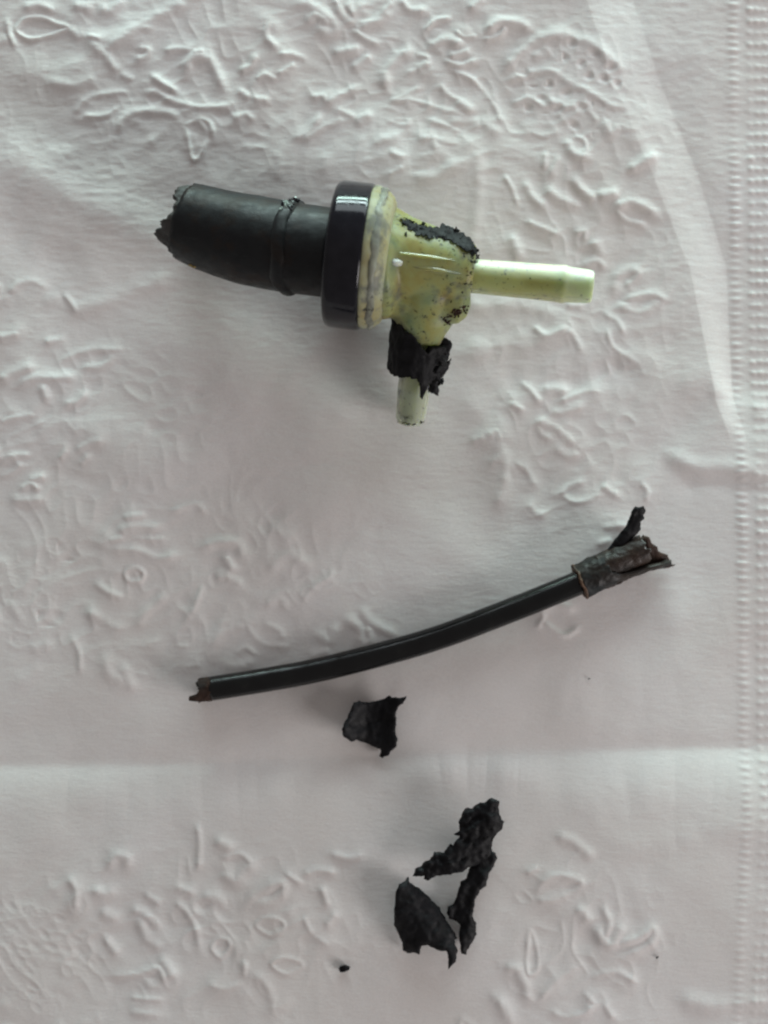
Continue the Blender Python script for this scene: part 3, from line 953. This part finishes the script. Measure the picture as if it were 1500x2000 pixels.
# extra torn scraps at the right of the sleeve
for k in range(34):
    s = random.uniform(.50, .72)
    th = random.uniform(2.3, 3.5)
    pos, T, S, N = branch.at(s)
    lump(pos + (S * math.cos(th) + N * math.sin(th)) * random.uniform(.0048, .0058), random.uniform(2, 5) * U, v, f, .8)
slv = build("rubber_sleeve", v, f, RUB, vroot)
# flap of the sleeve hanging towards the tip
# (outline drawn on the table plane, lifted to the branch)


def torn_sheet(name, outline, height, thick, mat, parent=None, origin=None, step=5.0, jag=1.6, seed=0, rough=.9, label=None, zpx=0.0):
    """irregular thick scrap: outline in photo pixels, height(px,py) metres of its underside"""
    pts = []
    n = len(outline)
    for i in range(n):
        a, b = np.array(outline[i], float), np.array(outline[(i + 1) % n], float)
        L = np.linalg.norm(b - a)
        k = max(1, int(L / 3.2))
        nrm = np.array([-(b - a)[1], (b - a)[0]]) / max(L, 1e-6)
        for j in range(k):
            p = a + (b - a) * j / k
            o = jag * noise.fractal(Vector((p[0] * .13, p[1] * .13, seed * 5.1)), .6, 2.2, 3)
            pts.append(p + nrm * o)
    nb = len(pts)
    P2 = [Vector((p[0], p[1])) for p in pts]
    arr = np.array([(p[0], p[1]) for p in pts])
    x0, y0 = arr.min(0)
    x1, y1 = arr.max(0)
    y = y0
    row = 0
    while y < y1:
        x = x0 + (step / 2 if row % 2 else 0)
        while x < x1:
            d2 = ((arr - (x, y)) ** 2).sum(1).min()
            if d2 > (step * .55) ** 2:
                P2.append(Vector((x + random.uniform(-.8, .8), y + random.uniform(-.8, .8))))
            x += step
        y += step * .87
        row += 1
    edges = [(i, (i + 1) % nb) for i in range(nb)]
    vo, eo, fo, ov, oe, of_ = delaunay_2d_cdt(P2, edges, [], 1, 1e-4)
    # boundary of result
    cnt = {}
    for fc in fo:
        for i in range(3):
            e = (fc[i], fc[(i + 1) % 3])
            cnt[tuple(sorted(e))] = cnt.get(tuple(sorted(e)), 0) + 1
    V = [(p.x, p.y) for p in vo]
    nv = len(V)
    top, bot = [], []
    for (x, y) in V:
        dd = math.sqrt(((arr - (x, y)) ** 2).sum(1).min())
        ed = min(1, dd / 7.0)
        zb_ = height(x, y)
        w_ = noise.fractal(Vector((x * .05, y * .05, seed * 2.7)), .8, 2.1, 4) * rough
        w2 = noise.fractal(Vector((x * .16, y * .16, seed * 4.7)), .8, 2.1, 3) * rough * .45
        th_ = thick * (.45 + .55 * math.sqrt(ed))
        zt = zb_ + th_ * .5 + (thick * .5) + (w_ + w2) * U * 5
        zt = max(zt, zb_ + .25 * thick)
        zbb = zb_ + (thick * .5) * (1 - math.sqrt(ed))
        top.append(P(x, y, zt))
        bot.append(P(x, y, zbb))
    verts = top + bot
    faces = []
    for fc in fo:
        faces.append(tuple(reversed(fc)) if ((V[fc[1]][0] - V[fc[0]][0]) * (V[fc[2]][1] - V[fc[0]][1]) - (V[fc[1]][1] - V[fc[0]][1]) * (V[fc[2]][0] - V[fc[0]][0])) > 0 else tuple(fc))
    nf_ = len(faces)
    faces += [tuple(nv + i for i in reversed(fc)) for fc in faces[:nf_]]
    for fc in faces[:nf_]:
        for i in range(3):
            a, b = fc[i], fc[(i + 1) % 3]
            if cnt[tuple(sorted((a, b)))] == 1:
                faces.append((b, a, nv + a, nv + b))
    o = build(name, verts, faces, mat, parent, origin)
    if label:
        o["label"] = label
    return o


def zs(px, py):
    return hz(px, py) + .0002


torn_sheet("sleeve_flap", [(838, 722), (872, 700), (884, 672), (874, 660), (862, 655), (852, 690), (838, 716), (826, 740), (838, 752), (822, 757), (824, 768), (840, 765), (856, 773), (860, 740), (876, 722), (882, 700)],
           lambda x, y: float(np.interp(y, [655, 770], [.0095, .0055])), .0016, RUB, slv, jag=3, seed=31, step=4)

# crumbly rubber left along the top edge of the body
v, f = [], []
cr = [(785, 428), (805, 440), (830, 447), (850, 449), (872, 445), (895, 455), (912, 468), (925, 485), (930, 497)]
cpts = np.array(catmull(cr, 20))
for k in range(420):
    t = random.random() ** .8
    p = cpts[int(t * (len(cpts) - 1))]
    ox, oy = random.gauss(0, 4), random.gauss(5, 6) + (random.random() < .12) * random.uniform(5, 25)
    q = bc(p[0] + ox, p[1] + oy, .003)
    h_ = on_body(q)
    if h_ is None:
        if oy > 14:
            continue
        q = bc(p[0] + ox, p[1] + max(oy, -3), random.uniform(.0005, .0025))
    else:
        q = h_ + Vector((0, 0, random.uniform(-.0001, .0003)))
    lump(q, (.6 + 3.0 * random.random() ** 2.6) * U, v, f, .7, .9)
o = build("rubber_residue", v, f, RUB, vroot, smooth=False)
o["label"] = "crumbly black rubber left along the top edge of the body"
o["kind"] = "stuff"


def h_crust(x, y):
    q = on_body(P(x, y, .0175))
    zz = q.z if q is not None else .0155
    return max(zz, .0150) - .0002


crust = torn_sheet("rubber_crust", [(781, 425), (800, 431), (825, 440), (850, 442), (868, 438), (885, 443), (903, 454), (920, 468), (934, 486), (930, 497), (916, 493), (902, 484), (884, 473), (864, 466), (846, 468),
                   (826, 460), (808, 458), (796, 447)], h_crust, .0013, RUB, vroot, step=2.6, jag=6, seed=51, rough=1.3)

# crumbs stuck on the body, where the spigot meets it, and at the branch tip
v, f = [], []
for k in range(95):
    if k < 60:
        px, py = 915 + random.gauss(0, 7), 500 + 72 * random.random()
    else:
        px, py = random.gauss(880, 24), random.gauss(500, 20) if k < 80 else random.gauss(575, 16)
    q = on_body(bc(px, py, 0))
    if q is None:
        continue
    lump(q, random.uniform(.5, 1.9) * U, v, f, .6, .8)
for k in range(14):
    a, b_2 = random.uniform(925, 1080), 0
    th = random.uniform(.5, 2.7)
    pos, T, S, N = sp.at((a - 905) / 252)
    lump(pos + (S * math.cos(th) + N * math.sin(th)) * .00325, random.uniform(.5, 1.4) * U, v, f)
for k in range(60):
    th = random.uniform(.3, 2.9)
    pos, T, S, N = bs.at(random.uniform(.84, .99))
    lump(pos + (S * math.cos(th) + N * math.sin(th)) * .0027, random.uniform(.8, 2.6) * U, v, f)
o = build("stuck_crumbs", v, f, RUB, vroot, smooth=False)
o["kind"] = "stuff"
# brown blackened fringe at the lower right corner of the body
v, f = [], []
for k in range(90):
    t = random.random()
    px, py = 868 + 40 * t + random.gauss(0, 3), 628 - 26 * t + random.gauss(0, 4)
    q = on_body(bc(px, py, 0))
    lump(q if q is not None else bc(px, py, -.001), random.uniform(1, 3.0) * U, v, f)
build("torn_fringe", v, f, RUBIN, vroot, smooth=False)["kind"] = "stuff"

# ------------------------------------------------------------ the thin tube
tr = .00235
tz = lambda px, py, e=0: tr + hz(px, py) + .0001 + e
tpts = [(412, 1345), (500, 1331), (610, 1311), (740, 1279), (860, 1244), (1000, 1191), (1070, 1163), (1130, 1138), (1200, 1103), (1262, 1070)]
troot = empty("thin_tube", P(820, 1256, 0))
tag(troot, "thin curved glossy black tube with a torn brown rubber cuff on its right end", "tube")
lift = [0, 0, 0, .0002, .0003, .0004, .0006, .0010, .0012, .0014]
tb = Path([P(a, b, tz(a, b, e)) for (a, b), e in zip(tpts, lift)])
te = rag(.002, 12, 3)
v, f = shell(tb, lambda th: te(th) * .6, lambda th: .88, lambda s, th: tr * (1 + .012 * noise.noise(Vector((s * 20, th, 0)))), lambda s, th: tr * .62, nt=48, ns=150)
build("tube", v, f, TUBE, troot)


def stub0(th):
    b = -.026
    dlt = (th - .95 + math.pi) % (2 * math.pi) - math.pi
    b -= .022 * math.exp(-(dlt / .25) ** 2)
    dlt = (th - 2.6 + math.pi) % (2 * math.pi) - math.pi
    b += .004 * math.exp(-(dlt / .6) ** 2)
    return b + rag(.006, 15, 3)(th)


v, f = shell(tb, stub0, lambda th: .02, lambda s, th: tr * (.98 if s < .004 else .75), lambda s, th: tr * .55, nt=72, ns=20, rough=.00022, rsc=900)
o = build("torn_tube_end", v, f, RUBIN, troot)
o["label"] = "ragged brown-black torn left end"
# rubber cuff
cz = lambda px, py: .0036 + hz(px, py) + .0001
cu = Path([P(1132, 1136, cz(1132, 1136)), P(1200, 1104, cz(1200, 1104)), P(1262, 1079, cz(1262, 1079)), P(1310, 1066, cz(1310, 1066))])
# S points down the picture (th=0 lower side, th=pi upper side)


def cu1(th):
    # upper surface torn away early, lower side runs long
    a = math.degrees(th) % 360
    b = float(np.interp(a, [0, 25, 50, 75, 100, 130, 160, 185, 230, 300, 340, 360], [.93, .84, .40, .32, .30, .33, .50, .62, .66, .85, .96, .93]))
    return b + rag(.03, 21, 3.5)(th)


rcu = lambda s, th: .0034 + .0004 * max(0, s - .4) * 2
v, f = shell(cu, lambda th: rag(.008, 22, 2)(th), cu1, lambda s, th: rcu(s, th), lambda s, th: rcu(s, th) - .0009, nt=140, ns=30, rough=.00022, rsc=600)
CUFF = rubber("cuff_rubber", (.005, .008, .009), (.020, .013, .009), .5, .0001, 420, .3)
cuff = build("rubber_cuff", v, f, CUFF.m, troot)
cuff["label"] = "torn rubber cuff with rusty brown inside"
v, f = revolve(cu, [(-.012, 0), (-.012, .0024), (-.014, .0031), (-.006, .00352), (.012, .00348), (.018, .0031)], 80, mod=lambda p, d_, T, s, th, r_: p + d_ * fbm(p, 600) * .0003 + T * fbm(p + Vector((.01, 0, 0)), 400) * .0005)
build("cuff_rim", v, f, rubber("rust_brown_rubber", (.03, .016, .009), (.10, .05, .025), .6, .0001, 800).m, cuff)
# tube end that shows inside the cuff
ins = Path([P(1170, 1110, .0042 + hz(1190, 1103)), P(1262, 1070, .0046 + hz(1258, 1068))])
v, f = shell(ins, lambda th: 0.0, lambda th: .93 + rag(.07, 61, 3)(th) + .05 * math.sin(th), lambda s, th: .0026 + .0002 * s, lambda s, th: .0018 + .0003 * s, nt=90, ns=26, rough=.00022, rsc=620)
build("tube_stub", v, f, rubber("brown_stained_plastic", (.006, .005, .004), (.030, .017, .011), .45, .0003, 650, .4).m, troot)
hc = hz(1250, 1080)
torn_sheet("torn_wall", [(1170, 1152), (1196, 1128), (1222, 1110), (1240, 1092), (1262, 1072), (1250, 1052), (1256, 1044), (1268, 1050), (1272, 1060), (1284, 1068), (1286, 1076), (1298, 1082), (1304, 1084), (1308, 1096), (1312, 1102),
                         (1321, 1103), (1310, 1108), (1280, 1112), (1250, 1120), (1226, 1132), (1210, 1142), (1190, 1148)],
           lambda x, y: hc + .0004 + .0026 * min(1, max(0, (1118 - y + (1250 - x) * .3) / 60)), .0014, RUBIN, cuff, step=4, jag=1.8, seed=41)
torn_sheet("torn_flap", [(1182, 1080), (1198, 1056), (1212, 1040), (1223, 1026), (1231, 1008), (1236, 994), (1241, 989), (1249, 991), (1257, 988), (1261, 997), (1256, 1006), (1259, 1012), (1251, 1020), (1251, 1036), (1243, 1044), (1230, 1056), (1216, 1078), (1200, 1092)],
           lambda x, y: hc + .0036 + float(np.interp(y, [990, 1080], [.0022, 0])), .0017, RUB, cuff, step=4, jag=1.6, seed=42, rough=.7)

# ------------------------------------------------------------ scraps of rubber


def tr_(pts, sc, ox, oy):
    return [(ox + a / sc, oy + b / sc) for a, b in pts]


mid = tr_([(420, 260), (520, 240), (600, 270), (750, 250), (850, 225), (1000, 155), (1050, 185), (1180, 190), (1295, 155), (1225, 280), (1150, 340), (1110, 430), (1115, 600), (1105, 750), (1140, 880), (1120, 980),
           (1030, 1060), (980, 1130), (920, 1150), (890, 1180), (840, 1140), (870, 1040), (760, 990), (600, 920), (470, 880), (390, 905), (260, 830), (225, 710), (300, 540), (370, 400)], 8.333, 640, 1340)
o = torn_sheet("rubber_scrap", mid, lambda x, y: zs(x, y) + .0001 + .0030 * max(0, (716 - x) / 40) ** 1.2 + .0022 * max(0, (x - 745) / 40) + .0010 * max(0, (1400 - y) / 40), .0018, RUB,
               origin=P(725, 1420, 0), seed=1, step=4.5, rough=1.0)
tag(o, "small squarish black rubber scrap with a pointed top right corner, just below the thin tube", "rubber scrap", "torn rubber scraps")
upp = tr_([(1170, 95), (1240, 130), (1235, 220), (1260, 320), (1285, 340), (1265, 420), (1190, 490), (1160, 570), (1165, 640), (1120, 720), (1010, 790), (920, 815), (850, 860), (720, 885), (590, 895), (500, 950), (460, 930),
           (470, 900), (350, 905), (370, 830), (440, 790), (480, 740), (530, 730), (570, 650), (660, 655), (740, 565), (760, 580), (830, 490), (770, 475), (830, 430), (820, 350), (860, 240), (900, 200), (960, 200),
           (1040, 135), (1080, 150), (1130, 105)], 5.264, 740, 1540)


def h_upp(x, y):
    # runs along a diagonal; curled like a piece of pipe, its far end raised
    u = ((x - 820) * .66 - (y - 1710) * .75) / 200
    d_ = ((x - 900) * .75 + (y - 1645) * .66) / 45
    return zs(x, y) + .0012 + .0022 * max(0, 1 - d_ * d_ * .7) * (.6 + .5 * u) + .0010 * max(0, u)


o = torn_sheet("rubber_scrap", upp, h_upp, .0019, RUB, origin=P(905, 1640, 0), seed=2, step=4.5, rough=1.7)
tag(o, "long ragged black rubber scrap, topmost of the three lying together near the bottom", "rubber scrap", "torn rubber scraps")
stp = tr_([(1140, 640), (1200, 660), (1220, 720), (1180, 800), (1130, 880), (1105, 1000), (1040, 1050), (990, 1140), (985, 1220), (965, 1310), (995, 1370), (1000, 1500), (960, 1590), (910, 1660), (900, 1710), (850, 1700),
           (835, 1650), (826, 1560), (822, 1480), (840, 1400), (800, 1370), (720, 1340), (700, 1280), (710, 1210), (760, 1190), (800, 1110), (840, 960), (900, 920), (930, 820), (1010, 740)], 5.264, 740, 1540)
o = torn_sheet("rubber_scrap", stp, lambda x, y: zs(x, y) + .0002 + .0007 * max(0, math.sin((y - 1660) / 40)) + .0006 * max(0, 1 - abs(x - (960 - (y - 1660) * .3)) / 20) * (y > 1700), .0017, RUB, origin=P(925, 1760, 0), seed=3, step=4.5, rough=1.1)
tag(o, "narrow crooked strip of black rubber running down from the long ragged scrap", "rubber scrap", "torn rubber scraps")
low = tr_([(300, 905), (320, 970), (400, 1020), (520, 1120), (620, 1220), (680, 1330), (740, 1430), (790, 1500), (815, 1540), (780, 1560), (790, 1620), (812, 1670), (800, 1700), (790, 1780), (710, 1865), (715, 1750), (700, 1680),
           (640, 1670), (560, 1640), (500, 1610), (440, 1620), (415, 1710), (370, 1690), (300, 1690), (250, 1670), (240, 1590), (200, 1500), (155, 1400), (155, 1280), (170, 1150), (170, 1060), (210, 980), (270, 950)],
          5.264, 740, 1540)


def h_low(x, y):
    d_ = ((x - 815) * .77 - (y - 1800) * .64) / 55
    return zs(x, y) + .0026 * max(0, 1 - d_ * d_) + .0002


o = torn_sheet("rubber_scrap", low, h_low, .0014, RUB, origin=P(820, 1800, 0), seed=4, step=4.5, rough=.8)
tag(o, "broad curved black rubber shell with a thin tail, leftmost of three scraps lying together", "rubber scrap", "torn rubber scraps")

o = torn_sheet("rubber_crumb", [(661, 1893), (664, 1887), (674, 1884), (684, 1888), (682, 1894), (672, 1899), (664, 1899)], lambda x, y: zs(x, y), .0010, RUB, origin=P(672, 1891, 0), seed=5, step=3, jag=.8)
tag(o, "tiny black rubber crumb alone left of the scraps at the bottom of the napkin", "crumb", "black rubber crumbs")
for (a, b, r_, lab) in ((1283, 1870, 2.4, "black speck of rubber alone at the lower right corner of the napkin"), (1150, 1326, 1.6, "black speck of rubber below the right end of the thin tube")):
    v, f = [], []
    c = P(a, b, hz(a, b) + .0003)
    lump(c, r_ * U, v, f)
    lump(c + Vector((.0002, .0001, 0)), r_ * .7 * U, v, f)
    o = build("rubber_crumb", v, f, RUB, origin=c)
    tag(o, lab, "crumb", "black rubber crumbs")
